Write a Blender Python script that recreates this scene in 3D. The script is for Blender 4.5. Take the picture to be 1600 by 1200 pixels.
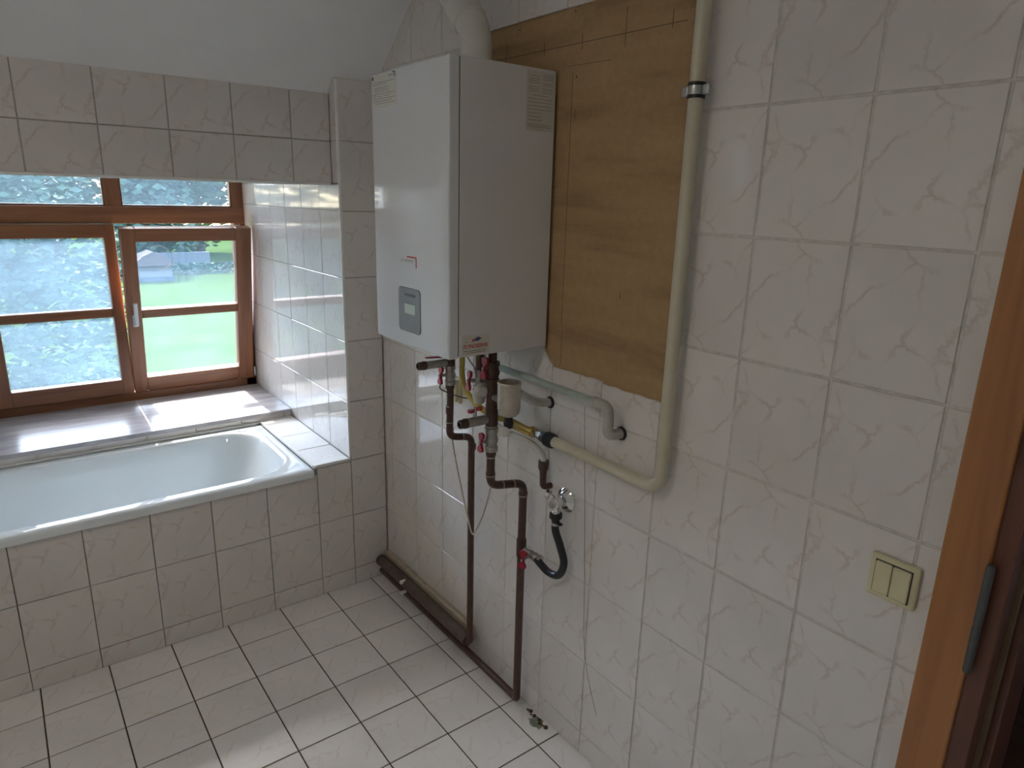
import bpy, bmesh, math, random
from mathutils import Vector, Matrix
random.seed(7)
sc = bpy.context.scene
C = sc.collection
for o in list(bpy.data.objects): bpy.data.objects.remove(o)

# ------------------------------------------------------------------ camera
YAW, PITCH, ROLL, FPX = -0.6539, -0.2674, 0.0266, 1060.2
CAM = Vector((-1.2318, -2.482, 1.6399))
cyw, syw, cp, sp = math.cos(YAW), math.sin(YAW), math.cos(PITCH), math.sin(PITCH)
right = Vector((cyw, syw, 0)); fwd = Vector((-syw*cp, cyw*cp, sp)); up = right.cross(fwd)
r2 = math.cos(ROLL)*right + math.sin(ROLL)*up
u2 = -math.sin(ROLL)*right + math.cos(ROLL)*up
cam_d = bpy.data.cameras.new('camera'); cam = bpy.data.objects.new('camera', cam_d); C.objects.link(cam)
M = Matrix((r2, u2, -fwd)).transposed().to_4x4(); M.translation = CAM
cam.matrix_world = M
cam_d.sensor_width = 36; cam_d.lens = 36*FPX/1600; cam_d.clip_start = 0.02; cam_d.clip_end = 400
sc.camera = cam

# ------------------------------------------------------------------ world, sun, exposure
FILL_LAMP = 8.3  # strength of the added ceiling fill light
SUN_EL = math.atan(1.36)
world = bpy.data.worlds.new('sky'); sc.world = world; world.use_nodes = True
nt = world.node_tree; nt.nodes.clear()
sky = nt.nodes.new('ShaderNodeTexSky'); sky.sky_type = 'NISHITA'; sky.sun_disc = False
sky.sun_elevation = SUN_EL; sky.sun_rotation = 0.0; sky.air_density = 1.0; sky.dust_density = 2.0
bg = nt.nodes.new('ShaderNodeBackground'); bg.inputs[1].default_value = 1.12
wo = nt.nodes.new('ShaderNodeOutputWorld')
nt.links.new(sky.outputs[0], bg.inputs[0]); nt.links.new(bg.outputs[0], wo.inputs[0])
sd = bpy.data.lights.new('sun', 'SUN'); sd.energy = 9.0; sd.angle = 0.0093; sd.color = (1, .95, .87)
sun = bpy.data.objects.new('sun', sd); C.objects.link(sun)
sun.rotation_euler = Vector((-.03, -1, -1.36)).to_track_quat('-Z', 'Y').to_euler()
sun.location = (0, 20, 27)
sc.view_settings.view_transform = 'Standard'; sc.view_settings.look = 'None'
sc.view_settings.gamma = 1.0; sc.view_settings.use_curve_mapping = False
sc.view_settings.exposure = 1.75
try:
    sc.cycles.use_denoising = True
    sc.cycles.max_bounces = 12; sc.cycles.diffuse_bounces = 8; sc.cycles.glossy_bounces = 6
    sc.cycles.transparent_max_bounces = 16
    sc.cycles.sample_clamp_indirect = 8.0
except Exception: pass

# ------------------------------------------------------------------ materials
def newmat(name):
    m = bpy.data.materials.new(name); m.use_nodes = True
    n = m.node_tree; n.nodes.clear()
    out = n.nodes.new('ShaderNodeOutputMaterial'); b = n.nodes.new('ShaderNodeBsdfPrincipled')
    n.links.new(b.outputs[0], out.inputs[0])
    return m, n, b, out
def N(n, t, **k):
    x = n.nodes.new(t)
    for a, v in k.items(): setattr(x, a, v)
    return x
def ramp(n, fac, stops):
    r = N(n, 'ShaderNodeValToRGB')
    e = r.color_ramp.elements
    while len(e) < len(stops): e.new(.5)
    for i, (p, c) in enumerate(stops): e[i].position = p; e[i].color = tuple(c) + (1,) if len(c) == 3 else c
    n.links.new(fac, r.inputs[0]); return r
def noise(n, scale, detail=4, rough=.55, co=None, dist=0):
    t = N(n, 'ShaderNodeTexNoise'); t.inputs['Scale'].default_value = scale; t.inputs['Detail'].default_value = detail
    t.inputs['Roughness'].default_value = rough; t.inputs['Distortion'].default_value = dist
    if co is not None: n.links.new(co, t.inputs['Vector'])
    return t
def objco(n): return N(n, 'ShaderNodeTexCoord').outputs['Object']
def simple(name, col, rough=.5, metal=0, var=.12, vscale=25, bump=0, coat=0):
    m, n, b, o = newmat(name)
    co = objco(n); t = noise(n, vscale, 5, .6, co)
    d = tuple(max(0, c*(1-var)) for c in col); l = tuple(min(1, c*(1+var*.6)) for c in col)
    r = ramp(n, t.outputs[0], [(.3, d), (.7, l)])
    n.links.new(r.outputs[0], b.inputs['Base Color'])
    b.inputs['Roughness'].default_value = rough; b.inputs['Metallic'].default_value = metal
    if coat: b.inputs['Coat Weight'].default_value = coat
    if bump:
        bp = N(n, 'ShaderNodeBump'); bp.inputs['Strength'].default_value = bump; bp.inputs['Distance'].default_value = .002
        n.links.new(t.outputs[0], bp.inputs['Height']); n.links.new(bp.outputs[0], b.inputs['Normal'])
    return m
def marble(name, base, vein, vscale=8.0, rough=.1, strength=.75, spec=.5):
    m, n, b, o = newmat(name)
    co = objco(n)
    oi = N(n, 'ShaderNodeObjectInfo')
    nz = noise(n, 11, 6, .62, co)
    sub = N(n, 'ShaderNodeVectorMath', operation='SUBTRACT'); n.links.new(nz.outputs['Color'], sub.inputs[0]); sub.inputs[1].default_value = (.5, .5, .5)
    scl = N(n, 'ShaderNodeVectorMath', operation='SCALE'); n.links.new(sub.outputs[0], scl.inputs[0]); scl.inputs['Scale'].default_value = .09
    add = N(n, 'ShaderNodeVectorMath', operation='ADD'); n.links.new(co, add.inputs[0]); n.links.new(scl.outputs[0], add.inputs[1])
    vo = N(n, 'ShaderNodeTexVoronoi', feature='DISTANCE_TO_EDGE'); vo.inputs['Scale'].default_value = vscale
    n.links.new(add.outputs[0], vo.inputs['Vector'])
    r1 = ramp(n, vo.outputs['Distance'], [(0, (1, 1, 1)), (.012, (.8, .8, .8)), (.038, (0, 0, 0))])
    nm = noise(n, 14, 3, .5, co)
    r2_ = ramp(n, nm.outputs[0], [(.42, (0, 0, 0)), (.62, (1, 1, 1))])
    mul = N(n, 'ShaderNodeMath', operation='MULTIPLY'); n.links.new(r1.outputs[0], mul.inputs[0]); n.links.new(r2_.outputs[0], mul.inputs[1])
    mu2 = N(n, 'ShaderNodeMath', operation='MULTIPLY'); n.links.new(mul.outputs[0], mu2.inputs[0]); mu2.inputs[1].default_value = strength
    cl = noise(n, 5, 3, .5, co)
    b2 = tuple(c*.94 for c in base)
    rc = ramp(n, cl.outputs[0], [(.35, b2), (.65, base)])
    mx = N(n, 'ShaderNodeMixRGB'); n.links.new(mu2.outputs[0], mx.inputs[0]); n.links.new(rc.outputs[0], mx.inputs[1]); mx.inputs[2].default_value = vein + (1,)
    hv = N(n, 'ShaderNodeHueSaturation'); n.links.new(mx.outputs[0], hv.inputs['Color'])
    mr = N(n, 'ShaderNodeMapRange'); n.links.new(oi.outputs['Random'], mr.inputs[0]); mr.inputs[3].default_value = .965; mr.inputs[4].default_value = 1.03
    n.links.new(mr.outputs[0], hv.inputs['Value'])
    n.links.new(hv.outputs[0], b.inputs['Base Color'])
    b.inputs['Roughness'].default_value = rough
    b.inputs['Specular IOR Level'].default_value = spec
    w = noise(n, 11, 2, .4, co); bp = N(n, 'ShaderNodeBump'); bp.inputs['Strength'].default_value = .06; bp.inputs['Distance'].default_value = .003
    n.links.new(w.outputs[0], bp.inputs['Height']); n.links.new(bp.outputs[0], b.inputs['Normal'])
    return m
def wood(name, c1, c2, axis='Z', rough=.35, coat=.3):
    m, n, b, o = newmat(name)
    co = objco(n); mp = N(n, 'ShaderNodeMapping'); n.links.new(co, mp.inputs[0])
    s = [30, 30, 30]; s['XYZ'.index(axis)] = 1.6; mp.inputs['Scale'].default_value = s
    t = noise(n, 1.0, 6, .6, mp.outputs[0], .6)
    r = ramp(n, t.outputs[0], [(.3, c1), (.5, tuple((a+b_)/2 for a, b_ in zip(c1, c2))), (.7, c2)])
    n.links.new(r.outputs[0], b.inputs['Base Color']); b.inputs['Roughness'].default_value = rough
    b.inputs['Coat Weight'].default_value = coat; b.inputs['Coat Roughness'].default_value = .25
    return m
def glass(name, dirt=0.0):
    m = bpy.data.materials.new(name); m.use_nodes = True; n = m.node_tree; n.nodes.clear()
    out = N(n, 'ShaderNodeOutputMaterial'); tr = N(n, 'ShaderNodeBsdfTransparent'); tr.inputs[0].default_value = (.9, .93, .93, 1)
    gl = N(n, 'ShaderNodeBsdfGlossy'); gl.inputs['Roughness'].default_value = .01
    fr = N(n, 'ShaderNodeFresnel'); fr.inputs[0].default_value = 1.45
    mx = N(n, 'ShaderNodeMixShader'); n.links.new(fr.outputs[0], mx.inputs[0]); n.links.new(tr.outputs[0], mx.inputs[1]); n.links.new(gl.outputs[0], mx.inputs[2])
    last = mx
    if dirt:
        co = objco(n); a = noise(n, 6, 3, .5, co); f = noise(n, 90, 4, .7, co)
        ra = ramp(n, a.outputs[0], [(.3, (dirt*.7,)*3), (.7, (dirt*1.1,)*3)])
        rf = ramp(n, f.outputs[0], [(.6, (0,)*3), (.8, (.35,)*3)])
        ad = N(n, 'ShaderNodeMath', operation='ADD'); n.links.new(ra.outputs[0], ad.inputs[0]); n.links.new(rf.outputs[0], ad.inputs[1])
        df = N(n, 'ShaderNodeBsdfTranslucent'); df.inputs[0].default_value = (.10, .145, .185, 1)
        m2 = N(n, 'ShaderNodeMixShader'); n.links.new(ad.outputs[0], m2.inputs[0]); n.links.new(mx.outputs[0], m2.inputs[1]); n.links.new(df.outputs[0], m2.inputs[2])
        last = m2
    n.links.new(last.outputs[0], out.inputs[0])
    return m

MT = {}
MT['tile'] = marble('wall_tile_marble', (.76, .715, .675), (.44, .31, .23), 8.0, .06, .36, .8)
MT['ftile'] = marble('floor_tile_marble', (.86, .83, .795), (.68, .56, .48), 9.5, .28, .45)
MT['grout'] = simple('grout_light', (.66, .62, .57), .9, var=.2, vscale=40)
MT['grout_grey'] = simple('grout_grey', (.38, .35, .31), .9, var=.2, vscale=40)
MT['fgrout'] = simple('grout_dark', (.085, .06, .04), .9, var=.4, vscale=30)
MT['plaster'] = simple('ceiling_plaster', (.88, .88, .89), .9, var=.03, vscale=6, bump=.15)
MT['outer'] = simple('outer_render', (.75, .74, .70), .95, var=.06, vscale=12)
MT['trimw'] = simple('white_edge_trim', (.84, .83, .80), .35, var=.04)
MT['sill'] = None
MT['enamel'] = simple('bath_enamel', (.86, .91, .93), .06, var=.015, vscale=4)
MT['board'] = None
MT['woodV'] = wood('window_wood_v', (.16, .055, .022), (.31, .125, .05), 'Z')
MT['woodH'] = wood('window_wood_h', (.16, .055, .022), (.31, .125, .05), 'X')
MT['doorwood'] = wood('door_casing_wood', (.33, .125, .035), (.47, .20, .06), 'Z', .4)
MT['doordark'] = wood('door_jamb_wood', (.10, .028, .014), (.16, .05, .022), 'Z', .4)
MT['strip'] = simple('seal_strip', (.20, .13, .07), .6)
MT['glass'] = glass('window_glass', .14)
MT['glass0'] = glass('clear_window_glass', 0)
MT['dglass'] = glass('dusty_window_glass', .33)
MT['steel'] = simple('steel', (.55, .56, .55), .35, 1, var=.1)
MT['hinge'] = simple('grey_hinge', (.12, .125, .12), .5, .6)
MT['chrome'] = simple('chrome', (.75, .75, .74), .12, 1, var=.08)
MT['nickel'] = simple('nickel_fitting', (.42, .40, .36), .35, .8, var=.25, vscale=60)
MT['cupmetal'] = simple('dull_cup_metal', (.58, .52, .44), .36, .75, var=.12, vscale=30)
MT['joint'] = simple('pale_solder', (.42, .36, .30), .5, .3)
MT['copper'] = simple('brown_painted_pipe', (.085, .038, .026), .38, 0, var=.35, vscale=40)
MT['copperd'] = simple('dark_copper_fitting', (.10, .06, .045), .42, .5, var=.4, vscale=60)
MT['lowpipe'] = simple('dusty_brown_pipe', (.115, .08, .058), .5, 0, var=.3, vscale=25)
MT['ledge'] = simple('pale_strip', (.50, .42, .32), .8, var=.2)  # pale brown over the whole strip, mottled at random
MT['red'] = simple('red_handle', (.34, .012, .028), .35, var=.2)
MT['gas'] = simple('cream_gas_pipe', (.62, .57, .43), .3, var=.08, vscale=14)
MT['yellow'] = simple('yellow_gas_hose', (.50, .40, .08), .4, var=.2, vscale=60)
MT['brass'] = simple('brass', (.60, .42, .12), .3, .9, var=.2)
MT['green'] = simple('green_drain_pipe', (.42, .49, .42), .4, var=.1)
MT['greyp'] = simple('grey_plastic', (.50, .48, .43), .5, var=.15)
MT['whitehose'] = simple('white_hose', (.72, .69, .64), .35, var=.06)
MT['black'] = simple('black_rubber', (.02, .024, .03), .3, var=.3)
MT['blackp'] = simple('black_plastic', (.018, .018, .018), .5)
MT['cream'] = simple('cream_switch', (.70, .63, .40), .3, var=.04)
MT['boiler'] = simple('boiler_white', (.72, .74, .77), .09, var=.012, vscale=3)
MT['boilerside'] = simple('boiler_side_white', (.70, .69, .68), .38, var=.012, vscale=3)
MT['gap'] = simple('dark_gap', (.05, .05, .05), .8)
MT['flue'] = simple('flue_white', (.70, .68, .62), .35, var=.05)
MT['label'] = simple('label_paper', (.72, .71, .66), .6, var=.04)
MT['labels'] = simple('label_beige', (.64, .61, .55), .6, var=.05)
MT['ink'] = simple('ink', (.05, .05, .05), .7)
MT['inkg'] = simple('ink_grey', (.26, .25, .23), .7)
MT['inkr'] = simple('ink_red', (.55, .07, .05), .6)
MT['inkb'] = simple('ink_blue', (.05, .07, .25), .6)
MT['panel'] = simple('control_panel_grey', (.30, .33, .35), .15, var=.05)
MT['panel_d'] = simple('control_panel_edge', (.12, .13, .14), .3)
MT['display'] = simple('display', (.62, .72, .68), .2, var=.03)
MT['cable'] = simple('beige_cable', (.55, .47, .36), .5)
MT['pencil'] = simple('pencil', (.12, .08, .05), .9)
MT['grime'] = simple('grime', (.09, .06, .03), .95, var=.5, vscale=60, bump=.5)
MT['moss'] = simple('green_grime', (.26, .29, .20), .95, var=.4, vscale=60, bump=.5)
MT['hallfloor'] = wood('hall_floor_wood', (.04, .018, .01), (.08, .035, .02), 'Y', .4)
MT['hallwall'] = simple('hall_wall', (.5, .48, .47), .9)
MT['bark'] = simple('bark', (.10, .07, .05), .9)
MT['leafA'] = simple('leaf_green', (.085, .125, .055), .6, var=.6, vscale=1.5)
MT['leafB'] = simple('leaf_blue_green', (.065, .105, .078), .6, var=.5, vscale=1.5)
MT['roof'] = simple('roof_red', (.45, .22, .18), .8)
def mk_board():
    m, n, b, o = newmat('exposed_brown_board'); co = objco(n)
    mp = N(n, 'ShaderNodeMapping'); n.links.new(co, mp.inputs[0]); mp.inputs['Scale'].default_value = (1, 1.2, 9)
    t = noise(n, 1.6, 5, .55, mp.outputs[0], .4)
    r = ramp(n, t.outputs[0], [(.28, (.29, .175, .078)), (.45, (.43, .275, .128)), (.75, (.50, .33, .16))])
    t2 = noise(n, 60, 4, .6, co); r2_ = ramp(n, t2.outputs[0], [(.3, (.86,)*3), (.7, (1.0,)*3)])
    mx = N(n, 'ShaderNodeMixRGB', blend_type='MULTIPLY'); mx.inputs[0].default_value = 1
    n.links.new(r.outputs[0], mx.inputs[1]); n.links.new(r2_.outputs[0], mx.inputs[2]); n.links.new(mx.outputs[0], b.inputs['Base Color'])
    b.inputs['Roughness'].default_value = .75
    return m
MT['board'] = mk_board()
def mk_sill():
    m, n, b, o = newmat('sill_stone'); co = objco(n)
    mp = N(n, 'ShaderNodeMapping'); n.links.new(co, mp.inputs[0]); mp.inputs['Scale'].default_value = (2.5, 14, 1)
    t = noise(n, 1.8, 5, .6, mp.outputs[0], .5)
    r = ramp(n, t.outputs[0], [(.3, (.34, .30, .31)), (.5, (.46, .43, .44)), (.7, (.56, .52, .52))])
    n.links.new(r.outputs[0], b.inputs['Base Color']); b.inputs['Roughness'].default_value = .22
    return m
MT['sill'] = mk_sill()
def mk_lawn():
    m, n, b, o = newmat('lawn_grass'); co = objco(n)
    t = noise(n, .25, 6, .65, co); t2 = noise(n, 8, 3, .6, co)
    r = ramp(n, t.outputs[0], [(.35, (.025, .045, .013)), (.65, (.036, .059, .020))])
    r2_ = ramp(n, t2.outputs[0], [(.3, (.75,)*3), (.7, (1.1,)*3)])
    mx = N(n, 'ShaderNodeMixRGB', blend_type='MULTIPLY'); mx.inputs[0].default_value = 1
    n.links.new(r.outputs[0], mx.inputs[1]); n.links.new(r2_.outputs[0], mx.inputs[2]); n.links.new(mx.outputs[0], b.inputs['Base Color'])
    b.inputs['Roughness'].default_value = .9; b.inputs['Specular IOR Level'].default_value = 0
    return m
MT['lawn'] = mk_lawn()

for k_ in ('leafA', 'leafB', 'outer', 'plaster'): MT[k_].node_tree.nodes['Principled BSDF'].inputs['Specular IOR Level'].default_value = .1
_p = MT['boiler'].node_tree.nodes['Principled BSDF']; _p.inputs['Coat Weight'].default_value = .9; _p.inputs['Coat Roughness'].default_value = .03; _p.inputs['Roughness'].default_value = .2
# ------------------------------------------------------------------ object helpers
def link(name, me, mat=None, parent=None, smooth=False):
    o = bpy.data.objects.new(name, me); C.objects.link(o)
    if mat is not None and not me.materials: me.materials.append(MT[mat] if isinstance(mat, str) else mat)
    if parent is not None: o.parent = parent
    if smooth:
        for p in me.polygons: p.use_smooth = True
    return o
def tag(o, label, cat, group=None, kind=None):
    o['label'] = label; o['category'] = cat
    if group: o['group'] = group
    if kind: o['kind'] = kind
    return o
def thing(name, label, cat, loc=(0, 0, 0), group=None):
    o = bpy.data.objects.new(name, None); C.objects.link(o); o.location = loc; o.empty_display_size = .05
    return tag(o, label, cat, group)
def org(parent):
    v = Vector((0, 0, 0))
    while parent is not None: v = v + Vector(parent.location); parent = parent.parent
    return v
def mesh_bm(bm, name):
    bmesh.ops.recalc_face_normals(bm, faces=bm.faces[:])
    me = bpy.data.meshes.new(name); bm.to_mesh(me); bm.free(); return me
def add_box(bm, a, b, bev=0):
    a = Vector(a); b = Vector(b); lo = Vector(map(min, a, b)); hi = Vector(map(max, a, b))
    r = bmesh.ops.create_cube(bm, size=1)
    vs = r['verts']
    for v in vs: v.co = Vector((lo[i] + (v.co[i]+.5)*(hi[i]-lo[i]) for i in range(3)))
    if bev:
        es = {e for v in vs for e in v.link_edges}
        bmesh.ops.bevel(bm, geom=list(es), offset=bev, segments=2, affect='EDGES', profile=.5)
def box(name, a, b, mat, parent=None, bev=0):
    """world coordinates; the mesh origin is the parent's origin"""
    bm = bmesh.new(); O = org(parent); add_box(bm, Vector(a)-O, Vector(b)-O, bev)
    return link(name, mesh_bm(bm, name), mat, parent)
def boxes(name, lst, mat, parent=None, bev=0):
    bm = bmesh.new(); O = org(parent)
    for a, b in lst: add_box(bm, Vector(a)-O, Vector(b)-O, bev)
    return link(name, mesh_bm(bm, name), mat, parent)
def frame_of(d):
    d = Vector(d).normalized(); a = Vector((0, 0, 1)) if abs(d.z) < .9 else Vector((1, 0, 0))
    u = d.cross(a).normalized(); return d, u, d.cross(u)
def lathe(name, base, axis, prof, mat, parent=None, seg=24, smooth=True):
    """prof: list of (distance along axis, radius) from base"""
    O = org(parent); d, u, v = frame_of(axis); bm = bmesh.new(); B = Vector(base)-O; rings = []
    for t, r in prof:
        rings.append([bm.verts.new(B + d*t + (u*math.cos(2*math.pi*k/seg) + v*math.sin(2*math.pi*k/seg))*max(r, 1e-4)) for k in range(seg)])
    for a, b in zip(rings, rings[1:]):
        for k in range(seg): bm.faces.new((a[k], a[(k+1) % seg], b[(k+1) % seg], b[k]))
    bm.faces.new(rings[0][::-1]); bm.faces.new(rings[-1])
    me = mesh_bm(bm, name); o = link(name, me, mat, parent)
    if smooth: shade(me)
    return o
def shade(me, ang=40):
    for p in me.polygons: p.use_smooth = True
    bm = bmesh.new(); bm.from_mesh(me)
    for e in bm.edges:
        if len(e.link_faces) == 2 and e.calc_face_angle(0) > math.radians(ang): e.smooth = False
    bm.to_mesh(me); bm.free()
def rounded(pts, r, n=6):
    pts = [Vector(p) for p in pts]; out = [pts[0]]
    for a, b, c in zip(pts, pts[1:], pts[2:]):
        d1 = (a-b); d2 = (c-b); rr = min(r, d1.length*.49, d2.length*.49)
        p1 = b + d1.normalized()*rr; p2 = b + d2.normalized()*rr
        for k in range(n+1):
            t = k/n; out.append(p1*(1-t)**2 + b*2*t*(1-t) + p2*t*t)
    out.append(pts[-1]); return out
def smoothpath(pts, n=8):
    P = [Vector(p) for p in pts]; P = [P[0]*2-P[1]] + P + [P[-1]*2-P[-2]]; out = []
    for i in range(1, len(P)-2):
        for k in range(n):
            t = k/n
            out.append(.5*((2*P[i]) + (P[i+1]-P[i-1])*t + (2*P[i-1]-5*P[i]+4*P[i+1]-P[i+2])*t*t + (3*P[i]-P[i-1]-3*P[i+1]+P[i+2])*t**3))
    out.append(P[-2]); return out
def tube(name, pts, r, mat, parent=None, seg=16):
    O = org(parent); pts = [Vector(p)-O for p in pts]; bm = bmesh.new(); rings = []
    d0, u, v = frame_of(pts[1]-pts[0])
    for i, p in enumerate(pts):
        d = (pts[min(i+1, len(pts)-1)] - pts[max(i-1, 0)]).normalized()
        u = (u - d*u.dot(d)).normalized(); v = d.cross(u)
        rr = r[i] if isinstance(r, (list, tuple)) else r
        rings.append([bm.verts.new(p + (u*math.cos(2*math.pi*k/seg) + v*math.sin(2*math.pi*k/seg))*rr) for k in range(seg)])
    for a, b in zip(rings, rings[1:]):
        for k in range(seg): bm.faces.new((a[k], a[(k+1) % seg], b[(k+1) % seg], b[k]))
    bm.faces.new(rings[0][::-1]); bm.faces.new(rings[-1])
    me = mesh_bm(bm, name); o = link(name, me, mat, parent); shade(me, 50); return o
def prism(name, poly, origin, u, v, n, depth, mat, parent=None, back=0):
    """polygon in the plane (origin,u,v), from -back to depth along n; world coordinates"""
    O = org(parent); u, v, n = Vector(u), Vector(v), Vector(n); P = Vector(origin)-O; bm = bmesh.new()
    f = [bm.verts.new(P+u*a+v*b+n*depth) for a, b in poly]; g = [bm.verts.new(P+u*a+v*b-n*back) for a, b in poly]
    bm.faces.new(f); bm.faces.new(g[::-1])
    for i in range(len(poly)): bm.faces.new((f[i], g[i], g[(i+1) % len(poly)], f[(i+1) % len(poly)]))
    return link(name, mesh_bm(bm, name), mat, parent)
def rrect(x0, x1, y0, y1, r, n=5, e=0):
    """rounded rectangle outline, with e extra points on each side"""
    out = []
    for cx, cy, a in ((x1-r, y1-r, 0), (x0+r, y1-r, 90), (x0+r, y0+r, 180), (x1-r, y0+r, 270)):
        for k in range(n+1):
            t = math.radians(a+90*k/n); out.append((cx+r*math.cos(t), cy+r*math.sin(t)))
    return out
def text(name, body, origin, u, v, n, width, height, mat, parent, lift=.0006, shear=0, bold=0):
    cu = bpy.data.curves.new(name, 'FONT'); cu.body = body; cu.extrude = 0; cu.resolution_u = 3; cu.shear = shear; cu.offset = bold
    t = bpy.data.objects.new(name, cu); C.objects.link(t)
    dg = bpy.context.evaluated_depsgraph_get(); me = bpy.data.meshes.new_from_object(t.evaluated_get(dg))
    C.objects.unlink(t); bpy.data.objects.remove(t)
    xs = [w.co.x for w in me.vertices]; ys = [w.co.y for w in me.vertices]
    u, v, n = Vector(u), Vector(v), Vector(n); P = Vector(origin)-org(parent)
    for w in me.vertices:
        a = (w.co.x-min(xs))/(max(xs)-min(xs))*width; b_ = (w.co.y-min(ys))/(max(ys)-min(ys))*height
        w.co = P+u*a+v*b_+n*lift
    me.materials.clear()
    return link(name, me, mat, parent)

# ------------------------------------------------------------------ tiles
_tc = {}
def tile_mesh(poly, th, bev, key, mat):
    k = (key, mat)
    if key is not None and k in _tc: return _tc[k]
    n = len(poly); vs = []; cx = sum(p[0] for p in poly)/n; cy = sum(p[1] for p in poly)/n
    def inset(p):
        dx, dy = cx-p[0], cy-p[1]
        return (p[0]+math.copysign(min(bev, abs(dx)), dx), p[1]+math.copysign(min(bev, abs(dy)), dy))
    vs += [(p[0], p[1], -th) for p in poly]; vs += [(p[0], p[1], -bev) for p in poly]; vs += [inset(p)+(0,) for p in poly]
    fs = [tuple(range(n))[::-1], tuple(range(2*n, 3*n))]
    for lv in (0, n):
        for i in range(n): j = (i+1) % n; fs.append((lv+i, lv+j, lv+n+j, lv+n+i))
    me = bpy.data.meshes.new('tile'); me.from_pydata(vs, [], fs); me.materials.append(MT[mat])
    if key is not None: _tc[k] = me
    return me
def clip(poly, a, b, c):
    """keep a*x+b*y<=c"""
    out = []
    for i in range(len(poly)):
        p, q = poly[i], poly[(i+1) % len(poly)]; fp = a*p[0]+b*p[1]-c; fq = a*q[0]+b*q[1]-c
        if fp <= 0: out.append(p)
        if (fp < 0) != (fq < 0) and fp != fq:
            t = fp/(fp-fq); out.append((p[0]+(q[0]-p[0])*t, p[1]+(q[1]-p[1])*t))
    return out
def tile(parent, origin, u, v, n, centre, poly, mat='tile', th=.008, name='tile', size=None, flip=None, bev=.0012):
    """poly in plane coordinates; centre = centre of the uncut tile"""
    sg = flip if flip is not None else random.choice((1, -1))
    loc = [((p[0]-centre[0])*sg, (p[1]-centre[1])*sg) for p in poly]
    key = size if size else None
    me = tile_mesh(loc, th, bev, key, mat)
    o = link(name, me, None, parent)
    u, v, n = Vector(u), Vector(v), Vector(n); m = Matrix((u*sg, v*sg, n)).transposed().to_4x4()
    m.translation = Vector(origin)+u*centre[0]+v*centre[1]+n*random.uniform(-.0003, .0003)
    o.matrix_basis = m; return o
def tile_field(parent, origin, u, v, n, cols, rows, keep=None, gap=.0026, mat='tile', holes=(), cuts=(), full=None, th=.008):
    """cols, rows: lists of grid lines; keep=(u0,u1,v0,v1); holes=rects; cuts=half planes (a,b,c)"""
    g = gap/2; w, h = full
    for i in range(len(cols)-1):
        for j in range(len(rows)-1):
            a0, a1, b0, b1 = cols[i], cols[i+1], rows[j], rows[j+1]
            cx, cy = (a0+a1)/2, (b0+b1)/2
            if a1-a0 < w-1e-4: cx = a0+w/2 if i else a1-w/2
            rects = [(a0+g, a1-g, b0+g, b1-g)]
            if keep: rects = [(max(r[0], keep[0]), min(r[1], keep[1]), max(r[2], keep[2]), min(r[3], keep[3])) for r in rects]
            for H in holes:
                nr = []
                for r in rects:
                    if r[1] <= H[0] or r[0] >= H[1] or r[3] <= H[2] or r[2] >= H[3]: nr.append(r); continue
                    if r[0] < H[0]: nr.append((r[0], H[0], r[2], r[3]))
                    if r[1] > H[1]: nr.append((H[1], r[1], r[2], r[3]))
                    m0, m1 = max(r[0], H[0]), min(r[1], H[1])
                    if r[2] < H[2]: nr.append((m0, m1, r[2], H[2]))
                    if r[3] > H[3]: nr.append((m0, m1, H[3], r[3]))
                rects = nr
            for r in rects:
                if r[1]-r[0] < .004 or r[3]-r[2] < .004: continue
                poly = [(r[0], r[2]), (r[1], r[2]), (r[1], r[3]), (r[0], r[3])]
                for c in cuts: poly = clip(poly, *c) if poly else poly
                if len(poly) < 3: continue
                fullsize = len(poly) == 4 and abs((r[1]-r[0])-(w-gap)) < 1e-4 and abs((r[3]-r[2])-(h-gap)) < 1e-4 and not any(abs(p[0]-q[0]) > 1e-6 and abs(p[1]-q[1]) > 1e-6 for p, q in zip(poly, poly[1:]))
                tile(parent, origin, u, v, n, (cx, cy), poly, mat, th, size=(w, h, gap) if fullsize else None)
def lines(a, step, lo, hi):
    k0 = math.ceil((lo-a)/step-1e-6); out = [lo]; k = k0
    while a+k*step < hi-1e-6:
        if a+k*step > lo+.003: out.append(a+k*step)
        k += 1
    out.append(hi); return out

X_, Y_, Z_ = Vector((1, 0, 0)), Vector((0, 1, 0)), Vector((0, 0, 1))
ROWS0 = .076                                     # tile rows: z = .076 + .25 k
SLOPE = lambda y: 2.045-.81*y
PX = -.163                                       # room-side edge of the pier
NX0 = -1.36                                      # other side of the window niche
def struct(o, label, cat): o['kind'] = 'structure'; o['label'] = label; o['category'] = cat; return o

# ------------------------------------------------------------------ floor
fl = struct(box('floor', (-2.5, -3.7, -.10), (.0, .02, -.0022), 'fgrout'), 'white marbled square tile floor with dark grout lines', 'floor')
FS = .2029
tile_field(fl, (0, 0, 0), X_, Y_, Z_, lines(-.0843, FS, -2.35, .006), lines(-.1526, FS, -2.62, .006), gap=.0042, mat='ftile', full=(FS, FS))
tile(fl, (0, 0, 0), X_, Y_, Z_, (-1.17, -3.1), [(-2.35, -3.6), (0, -3.6), (0, -2.622), (-2.35, -2.622)], 'ftile', name='tile', flip=1)

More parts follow.
